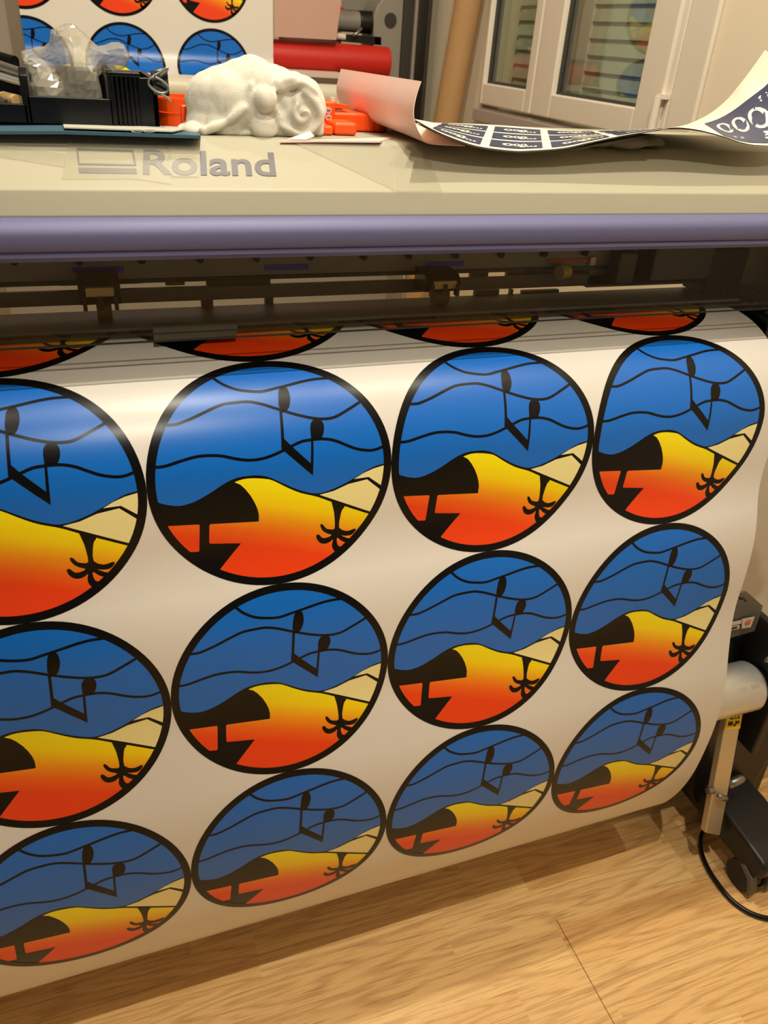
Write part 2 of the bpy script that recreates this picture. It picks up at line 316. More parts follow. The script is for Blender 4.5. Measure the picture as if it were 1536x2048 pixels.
ART = {
'G':[(0.015,0.545),(0.035,0.556),(0.074,0.573),(0.113,0.582),(0.142,0.58),(0.174,0.572),(0.207,0.558),(0.247,0.537),(0.287,0.513),(0.327,0.495),(0.366,0.487),(0.399,0.487),(0.425,0.488),(0.471,0.5),(0.524,0.531),(0.578,0.564),(0.633,0.589),(0.675,0.6),(0.724,0.594),(0.788,0.572),(0.846,0.544),(0.903,0.515),(0.939,0.503),(0.976,0.498)],
'Y':[(0.336,0.507),(0.366,0.499),(0.398,0.498),(0.431,0.502),(0.461,0.508),(0.491,0.519),(0.55,0.558),(0.605,0.589),(0.675,0.616),(0.735,0.647),(0.79,0.674),(0.93,0.742)],
'Yb':[(0.253,0.9),(0.349,0.792),(0.347,0.79),(0.226,0.773),(0.221,0.768),(0.226,0.687),(0.231,0.681),(0.427,0.698),(0.428,0.664),(0.423,0.637),(0.413,0.608),(0.398,0.575),(0.377,0.542),(0.358,0.52)],
'O':[(0.061,0.665),(0.185,0.676),(0.188,0.682),(0.179,0.797),(0.175,0.803),(0.132,0.798),(0.092,0.735)],
'C1':[(0.835,0.554),(0.875,0.532),(0.918,0.516),(0.966,0.506),(0.975,0.505),(0.972,0.61),(0.9,0.552)],
'C2':[(0.685,0.608),(0.746,0.598),(0.81,0.574),(0.893,0.562),(0.955,0.619),(0.941,0.669),(0.917,0.722)],
'W1':[(0.301,0.069),(0.309,0.078),(0.337,0.106),(0.383,0.133),(0.433,0.146),(0.485,0.152),(0.539,0.143),(0.594,0.133),(0.665,0.119),(0.721,0.113),(0.78,0.114)],
'W2':[(0.09,0.256),(0.12,0.258),(0.145,0.256),(0.203,0.238),(0.269,0.212),(0.322,0.194),(0.374,0.19),(0.425,0.191),(0.475,0.205),(0.525,0.226),(0.575,0.247),(0.626,0.266),(0.678,0.281),(0.725,0.287),(0.767,0.283),(0.819,0.261),(0.888,0.227)],
'W3':[(0.028,0.411),(0.053,0.413),(0.083,0.411),(0.14,0.398),(0.196,0.388),(0.246,0.388),(0.296,0.395),(0.346,0.411),(0.397,0.422),(0.449,0.422),(0.503,0.41),(0.558,0.39),(0.613,0.37),(0.655,0.366),(0.709,0.367),(0.757,0.379),(0.804,0.402),(0.846,0.421),(0.896,0.433),(0.932,0.432),(0.972,0.42)],
'N1':[(0.55,0.163),(0.559,0.145),(0.573,0.139),(0.587,0.143),(0.594,0.163),(0.594,0.192),(0.586,0.221),(0.576,0.237),(0.563,0.245),(0.552,0.245),(0.546,0.229),(0.544,0.204)],
'S1':[(0.544,0.198),(0.544,0.241),(0.553,0.243),(0.547,0.351),(0.575,0.384),(0.649,0.462),(0.657,0.356),(0.657,0.327),(0.666,0.358),(0.657,0.516),(0.532,0.39),(0.535,0.347)],
'N2':[(0.657,0.327),(0.661,0.303),(0.674,0.287),(0.691,0.285),(0.707,0.291),(0.715,0.309),(0.714,0.332),(0.706,0.354),(0.696,0.365),(0.678,0.366),(0.667,0.36)],
'K':[(0.735,0.639),(0.796,0.67),(0.785,0.693),(0.777,0.729),(0.774,0.78),(0.807,0.801),(0.833,0.797),(0.85,0.795),(0.845,0.81),(0.826,0.824),(0.796,0.822),(0.781,0.817),(0.807,0.834),(0.831,0.842),(0.852,0.844),(0.829,0.859),(0.803,0.856),(0.781,0.842),(0.766,0.827),(0.763,0.842),(0.769,0.866),(0.784,0.871),(0.811,0.86),(0.814,0.869),(0.783,0.903),(0.761,0.897),(0.746,0.881),(0.741,0.858),(0.746,0.833),(0.733,0.842),(0.711,0.848),(0.689,0.841),(0.675,0.821),(0.672,0.802),(0.684,0.8),(0.697,0.817),(0.715,0.821),(0.741,0.811),(0.719,0.799),(0.701,0.784),(0.69,0.761),(0.693,0.749),(0.704,0.757),(0.715,0.774),(0.734,0.782),(0.754,0.78),(0.752,0.725),(0.747,0.688)]}
def arc(r, a0, a1, n): return [(.5+r*math.cos(a0+(a1-a0)*i/n), .5+r*math.sin(a0+(a1-a0)*i/n)) for i in range(n+1)]
def sm(pts, n=4): return [(p.x, p.y) for p in cat([(q[0], q[1], 0) for q in pts], n)]
def ang(p): return math.atan2(p[1]-.5, p[0]-.5)
def art_layers():
    R1 = .4785; L = []     # (polygon, material index, layer)
    L.append((arc(.5, 0, 2*math.pi, 96)[:-1], 1, 1))
    G = sm(ART['G'], 3); L.append((G + arc(R1, ang(ART['G'][-1]), ang(ART['G'][0])-2*math.pi, 60), 2, 2))
    Yt = sm(ART['Y'], 3); L.append((Yt + arc(R1, ang(ART['Y'][-1]), ang(ART['Yb'][0]), 40) + ART['Yb'], 4, 2))
    L.append((ART['O'], 4, 2)); L.append((ART['C1'], 3, 2)); L.append((ART['C2'], 3, 2))
    for nme in ('N1', 'N2'): P = ART[nme]; L.append((sm(P+[P[0]], 3)[:-1], 1, 3))
    L.append((ART['S1'], 1, 3)); L.append((sm(ART['K']+[ART['K'][0]], 2)[:-1], 1, 3))
    for nme in ('W1', 'W2', 'W3'):
        c = [Vector((a, b)) for a, b in sm(ART[nme], 4)]; lf = []; rt = []
        for i, p in enumerate(c):
            d = (c[min(i+1, len(c)-1)]-c[max(i-1, 0)]).normalized(); n = Vector((-d.y, d.x))*.0060; lf.append(tuple(p+n)); rt.append(tuple(p-n))
        L.append((lf+rt[::-1], 1, 3))
    A = arc(.5, 0, 2*math.pi, 96)[:-1]; B = arc(.466, 0, 2*math.pi, 96)[:-1]
    for i in range(96): j = (i+1) % 96; L.append(([A[i], A[j], B[j], B[i]], 1, 3))
    return L
def art_template(step):
    bm = bmesh.new(); lay = bm.faces.layers.int.new('layer')
    for P, mi, ly in art_layers():
        V = [bm.verts.new((a, b, 0)) for a, b in P]
        tris = tessellate_polygon([[Vector((a, b, 0)) for a, b in P]])
        for t in tris:
            try: f = bm.faces.new([V[i] for i in t])
            except ValueError: continue
            f.material_index = mi; f[lay] = ly
    if step:
        k = step
        while k < 1-1e-6:
            bmesh.ops.bisect_plane(bm, geom=bm.verts[:]+bm.edges[:]+bm.faces[:], plane_co=(0, k, 0), plane_no=(0, 1, 0), dist=1e-7); k += step
    bm.verts.index_update()
    vs = [(v.co.x, v.co.y) for v in bm.verts]; lys = {}
    fs = []
    for f in bm.faces: fs.append(([v.index for v in f.verts], f.material_index, f[lay])); [lys.__setitem__(v.index, f[lay]) for v in f.verts]
    bm.free(); return vs, fs, lys
def sheet(name, u0, u1, vs_list, cells, point, step, eps=.0005, parent=None, clip=None, origin=(0, 0, 0), thick=.001):
    """base sheet plus printed layers as one mesh; point(u, v) -> (co, normal)"""
    tv, tf, tl = art_template(step); V = []; F = []; MI = []; N = []; UV = []
    nu = 2
    for side, off in ((0, 0.0), (1, -thick)):
        b0 = len(V)
        for v in vs_list:
            for i in range(nu+1):
                c, n = point(u0+(u1-u0)*i/nu, v); V.append(c+n*off); N.append(n if side == 0 else -n); UV.append((0, 0))
        for j in range(len(vs_list)-1):
            for i in range(nu):
                a = b0+j*(nu+1)+i; q = (a, a+1, a+nu+2, a+nu+1); F.append(q if side else q[::-1]); MI.append(0)
    for (cu, cv, sc) in cells:
        b0 = len(V)
        def addv(a, b, ly):
            c, n = point(cu+a*sc, cv+b*sc); V.append(c+n*eps*ly); N.append(n); UV.append((a, b)); return len(V)-1
        for i, (a, b) in enumerate(tv): addv(a, b, tl[i])
        for ids, mi, ly in tf:
            if clip:
                lo, hi, vb = (clip[0]-cu)/sc, (clip[1]-cu)/sc, (clip[2]-cv)/sc
                P = [tv[i] for i in ids]
                if any(p[0] < lo or p[0] > hi or p[1] > vb for p in P):
                    for fn in (lambda p: p[0]-lo, lambda p: hi-p[0], lambda p: vb-p[1]):
                        Q = []
                        for k in range(len(P)):
                            p, q = P[k], P[(k+1) % len(P)]; dp, dq = fn(p), fn(q)
                            if dp >= 0: Q.append(p)
                            if (dp >= 0) != (dq >= 0): t = dp/(dp-dq); Q.append((p[0]+(q[0]-p[0])*t, p[1]+(q[1]-p[1])*t))
                        P = Q
                        if len(P) < 3: break
                    if len(P) < 3: continue
                    F.append(tuple(addv(a, b, ly) for a, b in P)); MI.append(mi); continue
            F.append(tuple(b0+i for i in ids[::-1])); MI.append(mi)
    # orient faces by their vertex normals
    for k, f in enumerate(F):
        a, b, c = V[f[0]], V[f[1]], V[f[2]]
        if (b-a).cross(c-a).dot(N[f[0]]) < 0: F[k] = f[::-1]
    o0 = W(origin); me = bpy.data.meshes.new(name); me.from_pydata([W(v)-o0 for v in V], [], F)
    for mm in (M['paper'], M['ink_black'], M['ink_blue'], M['ink_cream'], M['ink_sun']): me.materials.append(mm)
    me.polygons.foreach_set('material_index', MI); me.polygons.foreach_set('use_smooth', [True]*len(F))
    uvl = me.uv_layers.new(name='art'); flat_ = []
    for l in me.loops: flat_.extend(UV[l.vertex_index])
    uvl.data.foreach_set('uv', flat_); me.update(); me.normals_split_custom_set_from_vertices([tuple(n) for n in N])
    o = bpy.data.objects.new(name, me); scene.collection.objects.link(o); o.location = o0
    return o
def main_pt(u, v):
    yy, zz = prof(v); a = theta(v); return Vector((u, yy, zz)), Vector((0, -math.sin(a), math.cos(a)))
vl = [i*.02 for i in range(-96, 259)]
sh = sheet('printed_sheet', -2.1, 3.1, vl, [(c, r, 1.0) for c in range(-2, 3) for r in range(-1, 3)], main_pt, .02, origin=(.5, 0, -3.3))
tag(sh, 'wide white sheet of round blue and orange sunset stickers hanging from the cream printer', 'printed sheet')

# ------------------------------------------------------------------ the printer
pr = thing('large_format_printer', (1, .5, FLOOR), 'wide cream printer with violet front bar, grey logo and black stand, printing the hanging sheet', 'printer')
XL, XR = -4.2, 3.8
TOP = (.15, .807); CR = (-.14, .677); LO = (-.165, .598)
cov = obj('cover', extr([LO, CR, (-.125, .686), TOP, (.165, .811), (1.0, .806), (1.02, .79), (1.02, .50), (.9, .46), (-.05, .46)], 'x', XL, XR), M['cover'], pr, bevel=.006)
SN = Vector((0, -(TOP[1]-CR[1]), TOP[0]-CR[0])).normalized()      # outward normal of the sloping face
def slope(px, py, h=.0):   # point on the sloping face seen at a photo pixel, lifted by h
    d = RIGHT*((px-768)/FPX)-UP*((py-1024)/FPX)+FWD; p0 = Vector((0, TOP[0], TOP[1]))
    t = (p0-Vector(CAM)).dot(SN)/d.dot(SN); return Vector(CAM)+d*t+SN*h
arcp = [(-.165, .597)] + [(-.165-.062*math.sin(a), .545+.052*math.cos(a)) for a in [i*math.pi/2/10 for i in range(11)]] + [(-.228, .508), (-.222, .500), (-.216, .497), (-.222, .494), (-.222, .482), (-.205, .465), (-.12, .465), (-.12, .597)]
obj('front_bar', extr(arcp, 'x', XL, XR), M['lip'], pr, smooth='auto')
# tinted see-through window and its edge
wp = [(-.20, .47), (-.185, .47), (-.105, .150), (-.120, .146)]
fw = obj('front_window', extr(wp, 'x', XL, 3.55), M['tint'], pr)
bm = bmesh.new(); extr([(-.121, .146), (-.119, .153), (-.1175, .153), (-.1175, .146)], 'x', XL, 3.55, bm); extr([(-.108, .170), (-.106, .176), (-.1045, .176), (-.1045, .170)], 'x', XL, 3.55, bm)
obj('window_edge', bm, M['hole'], pr)
# interior
obj('platen_plate', extr([(.225, .078), (.225, .0925), (.60, .052), (.60, .035)], 'x', XL, 3.13), M['plate'], pr, bevel=.003)
a, b, c_, d_ = AY(305, 645, .215), AY(475, 640, .215), AY(474, 668, .10), AY(308, 681, .10)
bm = grid([[a, b], [(a+d_)/2+Vector((0, 0, .008)), (b+c_)/2+Vector((0, 0, .008))], [d_, c_]], thick=.006); obj('plate_tab', bm, M['tab'], pr)
obj('upper_rail', bx(XL, 3.3, .50, .53, .212, .30), M['rail'], pr, bevel=.004)
obj('upper_rail_shelf', bx(XL, 3.3, .49, .53, .197, .212), M['black'], pr)
obj('lower_rail', bx(XL, 3.3, .50, .53, .109, .168), M['rail2'], pr, bevel=.004)
obj('carriage_rail', bx(XL, 3.3, .62, .72, .30, .46), M['rail2'], pr)
for px, py in ((28, 524), (158, 524), (283, 522), (400, 520), (512, 518), (620, 515), (727, 515), (817, 513), (911, 512), (1002, 511), (1088, 509), (1170, 507), (1252, 505)):
    p = AY(px, py-2, .49); obj('screw', cyl((p.x, .478, p.z), (p.x, .50, p.z), .016, n=14), M['hole'], pr)
for x0, x1, y0, y1 in ((146, 188, 534, 546), (188, 247, 533, 546), (530, 617, 528, 541), (852, 928, 522, 534)):
    a = AY(x0, y1, .497); b = AY(x1, y0, .497); obj('blue_label', bx(a.x, b.x, .494, .499, a.z, b.z), M['tape'], pr)['label'] = 'small blue label strip'
a = AY(1095, 526, .497); b = AY(1178, 517, .497); obj('red_label', bx(a.x, b.x, .494, .499, a.z, b.z), mat('red_label', (180, 70, 40), .5), pr)['label'] = 'faded red label strip'
a = AY(1178, 530, .49); b = AY(1191, 514, .49); obj('white_block', bx(a.x, b.x, .48, .499, a.z, b.z), M['white_lab'], pr)
# blockers that break the two light slits into dashes
for x0, x1 in ((118, 280), (330, 368), (412, 540), (940, 975), (1012, 1090), (1090, 1200)):
    a = AY(x0, 557, .61); b = AY(x1, 549, .61); obj('rail_bracket', bx(a.x, b.x, .602, .63, a.z-.03, b.z+.03), M['rail'], pr)
for x0, x1 in ((402, 425), (530, 546), (948, 996), (1018, 1024), (1042, 1115)):
    a = AY(x0, 600, .61); b = AY(x1, 590, .61); obj('rail_bracket', bx(a.x, b.x, .602, .63, a.z-.03, b.z+.03), M['rail2'], pr)
def pinch(px0, px1, pyt, pyb):
    a = AY(px0, pyb-8, .43); b = AY(px1, pyt, .43); x0, x1 = a.x, b.x; w = x1-x0; z0, z1 = .12, b.z
    t = obj('pinch_roller', extr([(.36, z0+.03), (.33, z0+.07), (.345, z1-.02), (.38, z1), (.50, z1), (.50, z0)], 'x', x0, x1), M['black_pl'], pr, bevel=.006)
    t['label'] = 'black pinch roller head with tan block'
    obj('tan_block', bx(x0+w*.17, x1-w*.17, .322, .35, z1-.062, z1-.028), M['tan'], t)
    obj('wheel', cyl((x0+w*.38, .40, .125), (x0+w*.74, .40, .125), .052, n=24), M['roller'], t, smooth='auto')
    bm = bmesh.new(); 
    for k in (0.12, .5, .86): box(bm, x0+w*k-.008, x0+w*k+.008, .31, .34, z0+.02, z0+.075)
    obj('spring_clip', bm, M['black_pl'], t)
pinch(160, 236, 547, 614); pinch(836, 908, 538, 606)
# parked carriage gear at the right
p = AY(1128, 545, .45); obj('idler_pulley', cyl((p.x-.03, .45, p.z), (p.x+.03, .47, p.z), .035, n=20), M['tan'], pr, smooth='auto')
obj('belt_guard', bx(2.35, 3.3, .50, .62, .10, .212), M['rail2'], pr)
for x0, x1, y0, y1, z0, z1, mm in ((2.45, 2.56, .40, .5, .14, .30, 'mdark'), (2.62, 3.0, .35, .58, .16, .36, 'black'), (3.14, 3.5, .0, .62, -.06, .06, 'black'), (3.05, 3.3, .42, .6, .06, .30, 'foot')):
    obj('carriage_part', bx(x0, x1, y0, y1, z0, z1), M[mm], pr, bevel=.01)
for k in range(12): p = (3.18+(k%4)*.07+random.random()*.02, .08+(k//4)*.16, .062); obj('screw', cyl((p[0], p[1], .058), (p[0], p[1], .066), .009, n=10), M['zinc'], pr)
obj('end_housing', bx(3.55, XR, -.02, 1.0, -.62, .46), M['black'], pr, bevel=.02)
obj('inner_side_wall', extr([(-.16, .46), (-.02, -.2), (1.0, -.2), (1.0, .46)], 'x', 3.46, 3.52), M['black'], pr)
obj('front_apron', extr([(.02, -.12), (.16, .015), (.60, .018), (.60, -.5), (.1, -.5)], 'x', XL, 3.5), M['black'], pr, bevel=.01)
obj('rear_beam', bx(XL, XR, .74, .95, .33, .46), M['black'], pr)
obj('rear_apron', extr([(.7, -.16), (1.0, -.30), (1.15, -.5), (1.15, -.7), (.7, -.7)], 'x', XL, 3.5), M['cover'], pr)
# media roll at the rear
_y, _z = prof(-1.9); _a = theta(-1.9); _ry, _rz = _y+math.sin(_a)*.312, _z-math.cos(_a)*.312
rl = obj('media_roll', cyl((-2.1, _ry, _rz), (3.1, _ry, _rz), .30, n=64), M['paper'], None, smooth='auto')
tag(rl, 'white blank media roll at the back of the cream printer', 'media roll')
obj('roll_arm', extr([(1.0, -.2), (1.2, -.3), (_ry+.1, _rz+.08), (_ry+.1, _rz-.1), (_ry-.1, _rz-.1), (1.0, -.55)], 'x', 3.3, 3.42), M['black'], pr)
# logo
a = slope(285.5, 351, .001); b = slope(553, 354.5, .001); tl_ = slope(287, 301, .001)
def mp_logo(s, t):
    base = a.lerp(b, s); return base + (tl_-a)*t
bm = text_on('Roland', mp_logo, bold=.018)
ex = bmesh.ops.extrude_face_region(bm, geom=bm.faces[:]); bmesh.ops.translate(bm, vec=SN*.003, verts=[e for e in ex['geom'] if isinstance(e, bmesh.types.BMVert)])
obj('logo_lettering', bm, M['logo'], pr)
q = lambda x, y_: slope(x, y_, .001)
O = [q(153, 298), q(267, 302), q(273, 333), q(156.5, 331)]; I = [q(156.5, 301.5), q(264, 304.8), q(269, 330), q(160, 328)]
bm = flat([[O[0], O[1], I[1], I[0]], [O[1], O[2], I[2], I[1]], [O[2], O[3], I[3], I[2]], [O[3], O[0], I[0], I[3]], [q(156.5, 337), q(273, 339), q(274.5, 349), q(159, 347.5)]], nrm=SN, thick=.003)
obj('logo_mark', bm, M['logo'], pr)

# ------------------------------------------------------------------ stand of the printer (right side)
obj('stand_column', extr([(.70, FLOOR+.42), (.70, -.6), (.95, -.6), (.95, FLOOR+.42)], 'x', 3.56, 3.76), M['black'], pr, bevel=.02)
obj('cross_beam', bx(-3.4, 3.7, .15, .45, -3.1, -2.75), M['black'], pr, bevel=.02)
obj('stand_foot', extr([(-.90, FLOOR+.22), (-.95, FLOOR+.27), (-.95, FLOOR+.36), (-.90, FLOOR+.40), (-.5, FLOOR+.45), (1.25, FLOOR+.45), (1.25, FLOOR+.20), (-.80, FLOOR+.20)], 'x', 3.60, 3.98), M['foot'], pr, bevel=.03)
def caster(x, y_):
    c = obj('caster', extr([(y_-.10, FLOOR+.10), (y_-.09, FLOOR+.24), (y_-.03, FLOOR+.30), (y_+.10, FLOOR+.30), (y_+.12, FLOOR+.14)], 'x', x-.02, x+.02), M['black_pl'], pr, bevel=.01)
    for s in (-1, 1):
        obj('wheel', cyl((x+s*.03, y_, FLOOR+.11), (x+s*.095, y_, FLOOR+.11), .11, n=32), M['rubber'], c, smooth='auto')
        obj('wheel_guard', extr([(y_-.125+.0, FLOOR+.04), (y_-.13, FLOOR+.12), (y_-.10, FLOOR+.21), (y_-.02, FLOOR+.25), (y_+.02, FLOOR+.22), (y_-.07, FLOOR+.17), (y_-.10, FLOOR+.10)], 'x', x+s*.075-.03, x+s*.075+.03), M['castergrey'], c, bevel=.006)
caster(3.70, -.80); caster(3.76, 1.12)

# take-up unit
tk = thing('take_up_unit', (3.6, -.28, FLOOR), 'silver take-up tube on black arms with grey bracket, right of the hanging sheet', 'take-up reel')
TY, TZ = -.28, -2.36
t0 = obj('take_up_tube', cyl((2.9, TY, TZ), (3.66, TY, TZ), .165, n=64), M['steel'], tk, smooth='auto', bevel=0)
bm = cyl((3.66, TY, TZ), (3.69, TY, TZ), .165, .145, n=64); obj('tube_end', bm, M['steel'], tk, smooth='auto')
bm = cyl((3.69, TY, TZ), (3.80, TY, TZ), .12, n=40); obj('tube_flange', bm, M['black'], tk, smooth='auto')
Yb = -.20
pl = [AY(1452, 1190, Yb), AY(1494, 1184, Yb), AY(1526, 1212, Yb), AY(1509, 1262, Yb), AY(1440, 1280, Yb)]
hl = [AY(1476, 1194, Yb), AY(1487, 1194, Yb), AY(1494, 1201, Yb), AY(1492, 1204, Yb), AY(1484, 1203, Yb), AY(1478, 1198, Yb)]
# plate with an eye-shaped hole
bm = bmesh.new(); tri = tessellate_polygon([[Vector((p.x, p.z, 0)) for p in pl], [Vector((p.x, p.z, 0)) for p in hl]]); allp = pl+hl; vv = [bm.verts.new(p) for p in allp]
for t in tri: bm.faces.new([vv[i] for i in t])
bmesh.ops.recalc_face_normals(bm, faces=bm.faces); bmesh.ops.solidify(bm, geom=bm.faces, thickness=.015)
bk = obj('bracket', bm, M['plate2'], tk); bk['label'] = 'grey steel bracket plate with a hole and stickers'
def sticker(pts, m, yy, name, parent): 
    P = [AY(x, y_, yy) for x, y_ in pts]; return obj(name, flat([P], thick=.002, nrm=Vector((0, -1, 0))), M[m], parent)
s1 = sticker([(1484, 1238), (1509, 1233), (1501, 1254), (1483, 1257)], 'white_lab', Yb-.013, 'stamp_label', bk)
c0 = AY(1496, 1245, Yb-.016); bm = cyl((c0.x, c0.y, c0.z), (c0.x, c0.y-.002, c0.z), .021, n=24); box(bm, c0.x-.001, c0.x+.001, c0.y-.003, c0.y, c0.z-.01, c0.z+.01); obj('round_mark', bm, M['red'], s1)
bm = bmesh.new(); c1 = Vector((c0.x, c0.y-.003, c0.z)); bm = cyl((c0.x, c0.y-.003, c0.z), (c0.x, c0.y-.004, c0.z), .015, n=20); obj('ring_mark', bm, M['white_lab'], s1); 
bm = cyl((c0.x, c0.y-.005, c0.z), (c0.x, c0.y-.006, c0.z), .010, n=20); obj('dot_mark', bm, M['red'], s1)
s2 = sticker([(1455, 1246), (1483, 1240), (1482, 1247), (1455, 1253)], 'white_lab', Yb-.013, 'text_label', bk)
s3 = sticker([(1455, 1255), (1479, 1250), (1478, 1257), (1455, 1262)], 'white_lab', Yb-.013, 'text_label', bk)
sticker([(1457, 1257), (1475, 1253), (1474, 1256), (1457, 1260)], 'hole', Yb-.016, 'black_line', s3)
# black arm and end bracket
A_ = lambda x, y_: AY(x, y_, -.12)
obj('upper_arm', flat([[A_(1440, 1283), A_(1512, 1262), A_(1580, 1330), A_(1600, 1420), A_(1440, 1420)]], thick=-.14, nrm=Vector((0, -1, 0))), M['black'], tk, bevel=.01)
obj('side_plate', bx(3.72, 3.78, -.46, .30, -2.85, -1.9), M['foot'], tk, bevel=.015)
p = AY(1531, 1322, -.47); bm = cyl(p, p+Vector((.06, 0, 0)), .012, n=12); cyl(p+Vector((.0, 0, .02)), p+Vector((.06, 0, .02)), .008, n=12, bm=bm); obj('lever', bm, M['zinc'], tk)
# aluminium bar: from under the tube down and forward
bt0, bt1 = AY(1456, 1419, -.36), AY(1487, 1415, -.36); bb0, bb1 = AY(1411, 1666, -.60), AY(1440, 1672, -.60)
dn = (bt1-bt0).cross(bb0-bt0).normalized(); dn = dn if dn.y < 0 else -dn
bm = flat([[bt0, bt1, bb1, bb0]], thick=-.05, nrm=dn); obj('aluminium_bar', bm, M['bar'], tk, bevel=.006)
def bp(s, t, h=.001): return bt0.lerp(bb0, t).lerp(bt1.lerp(bb1, t), s)+dn*h
wl = obj('warning_label', flat([[bp(0, 0), bp(1, 0), bp(1, .155), bp(0, .155)]], thick=.002, nrm=dn), M['yellow'], tk)
wl['label'] = 'yellow warning label with black triangle and hand symbol'
bm = bmesh.new()
def ln(pts, w): 
    for (s0, t0_), (s1_, t1_) in zip(pts[:-1], pts[1:]):
        P, Q = bp(s0, t0_, .004), bp(s1_, t1_, .004); d = (Q-P).normalized(); n = dn.cross(d)*w; flat([[P-n, P+n, Q+n, Q-n]], bm=bm, thick=.001, nrm=dn)
ln([(.22, .075), (.55, .03), (.82, .072), (.22, .075)], .0025); ln([(.5, .045), (.55, .062)], .004); ln([(.12, .012), (.9, .010)], .0015)
ln([(.15, .10), (.4, .098), (.42, .12), (.15, .122)], .004); ln([(.15, .11), (.42, .11)], .004); ln([(.5, .118), (.6, .132), (.68, .112)], .004); ln([(.6, .10), (.86, .098)], .004); ln([(.6, .112), (.86, .108)], .0035)
obj('symbols', bm, M['hole'], wl)
# wing bolt through the bar
p = bp(.62, .68, .0); bm = cyl(p-dn*.06, p+dn*.035, .016, n=16); obj('bolt', bm, M['zinc'], tk, smooth='auto')
p2 = p+dn*.03
bm = tube([p2+Vector((-.075, 0, .055)), p2+Vector((-.04, -.005, .028)), p2, p2+Vector((.01, 0, -.01))], [.013, .02, .022, .018], n=12); obj('wing_nut', bm, M['zinc'], tk, smooth=True)
p = bp(1.1, .60, -.02); bm = tube([p, p+Vector((.04, 0, .012)), p+Vector((.10, .0, .03)), p+Vector((.12, 0, .03))], [.03, .034, .03, .02], n=14); obj('clamp_knob', bm, M['zinc'], tk, smooth=True)
p = bp(-.28, .66, -.01); obj('bar_guide', cyl(p, p+Vector((.05, 0, -.005)), .022, n=14), M['zinc'], tk, smooth='auto')
obj('lower_arm', flat([[AY(1410, 1430, -.25), AY(1600, 1400, -.25), AY(1600, 1470, -.25), AY(1548, 1500, -.27), AY(1500, 1620, -.32), AY(1478, 1690, -.36), AY(1440, 1690, -.36), AY(1385, 1590, -.30)]], thick=-.12, nrm=Vector((0, -1, 0))), M['black'], tk)

# cable on the floor
zc = FLOOR+.022
pts = [AZ(x, y_, zc) for x, y_ in ((1425, 1640), (1404, 1668), (1402, 1700), (1415, 1735), (1436, 1768), (1458, 1795), (1482, 1815), (1508, 1829), (1540, 1837), (1600, 1836), (1690, 1800))]
cb = obj('power_cable', tube(cat(pts, 5), .017, n=10), M['black_pl'], smooth=True); tag(cb, 'black power cable looping on the wooden floor around the caster', 'cable')

# ------------------------------------------------------------------ things on top of the cover
ZT = .811
# clear film pieces stuck on the sloping face
def film(pts, label, h):
    o = obj('film_offcut', flat([[slope(x, y_, h) for x, y_ in pts]], thick=.001, nrm=SN), M['clearfilm']); return tag(o, label, 'film piece')
film([(136, 287), (344, 291), (343, 371), (268, 360), (124, 361)], 'clear film square stuck over the grey logo mark', .005)
film([(336, 292), (394, 293), (397, 357), (341, 356)], 'small clear film strip stuck over the middle letters of the grey logo', .007)
film([(-40, 287), (0, 292), (132, 307), (130, 337), (0, 316), (-40, 312)], 'long clear film strip left of the grey logo mark', .005)
film([(575, 282), (782, 293), (790, 384), (640, 312)], 'triangular clear film piece with smudges between logo and posters', .005)
film([(782, 290), (846, 292), (868, 342), (884, 384), (792, 384)], 'narrow clear film piece, right side shaped as the shadow edge of the posters', .004)  # right outline follows the posters' cast shadow, shade put into its shape

# folded teal paper at the left on the front edge
fy0 = .06
bm = grid([[AY(-60, 262, fy0), AY(0, 262, fy0), AY(130, 262, fy0), AY(250, 266, fy0), AY(401, 271, fy0)], [AY(-60, 246, .45), AY(0, 246, .45), AY(125, 245, .45), AY(250, 250, .45), AY(401, 257, .45)]], thick=.01)
fp = obj('folded_paper', bm, M['teal']); tag(fp, 'flat folded teal paper lying on the front edge of the cover left of the cloth', 'paper')
bm = grid([[AY(128, 254, .08), AY(240, 258, .08), AY(345, 262, .08)], [AY(125, 245.5, .44), AY(240, 249, .44), AY(388, 254, .44)]], thick=.004)
obj('pale_flap', bm, M['paleblue'], fp)['label'] = 'pale grey top flap'
bm = text_on('CO', lambda s, t: AY(262+s*50, 265-t*6, .0585), bold=.02); obj('pale_lettering', bm, M['paleblue'], fp)

# black organizer tray
oy = .32
org = thing('desk_organizer', (0, oy, ZT), 'black plastic desk organizer tray with compartments, standing behind the folded teal paper', 'organizer')
def obx(x0, x1, yt, yb, d0, d1, name, m='black_pl', bev=.006, par=None):    # box whose front face fills a photo rectangle at depth d0
    a = AY(x0, yb, d0); b = AY(x1, yt, d0); return obj(name, bx(a.x, b.x, d0, d1, max(a.z, ZT), b.z), M[m], par or org, bevel=bev)
xa, xb = AY(-80, 200, oy).x, AY(225, 200, oy).x; zt_f = AY(120, 194, oy).z; zt_l = AY(20, 207, oy).z; zt_h = AY(235, 140, oy).z
xd = AY(52, 194, oy).x
bm = bmesh.new(); box(bm, xa, xb, oy, oy+.52, ZT, ZT+.015); box(bm, xd, xb, oy, oy+.02, ZT, zt_f); box(bm, xa, xd, oy, oy+.02, ZT, zt_l); box(bm, xa, xb, oy+.5, oy+.52, ZT, zt_h-.02)
obj('tray', bm, M['black_pl'], org, bevel=.004)
obj('divider', extr([(oy, ZT), (oy, zt_f), (oy+.01, zt_h-.03), (oy+.05, zt_h-.01), (oy+.5, zt_h-.01), (oy+.5, ZT)], 'x', xd-.014, xd+.014), M['black_pl'], org, bevel=.004)
xg = AY(213, 150, oy).x; xh = AY(330, 200, oy).x
bm = bmesh.new(); zt2 = AY(300, 158, oy).z
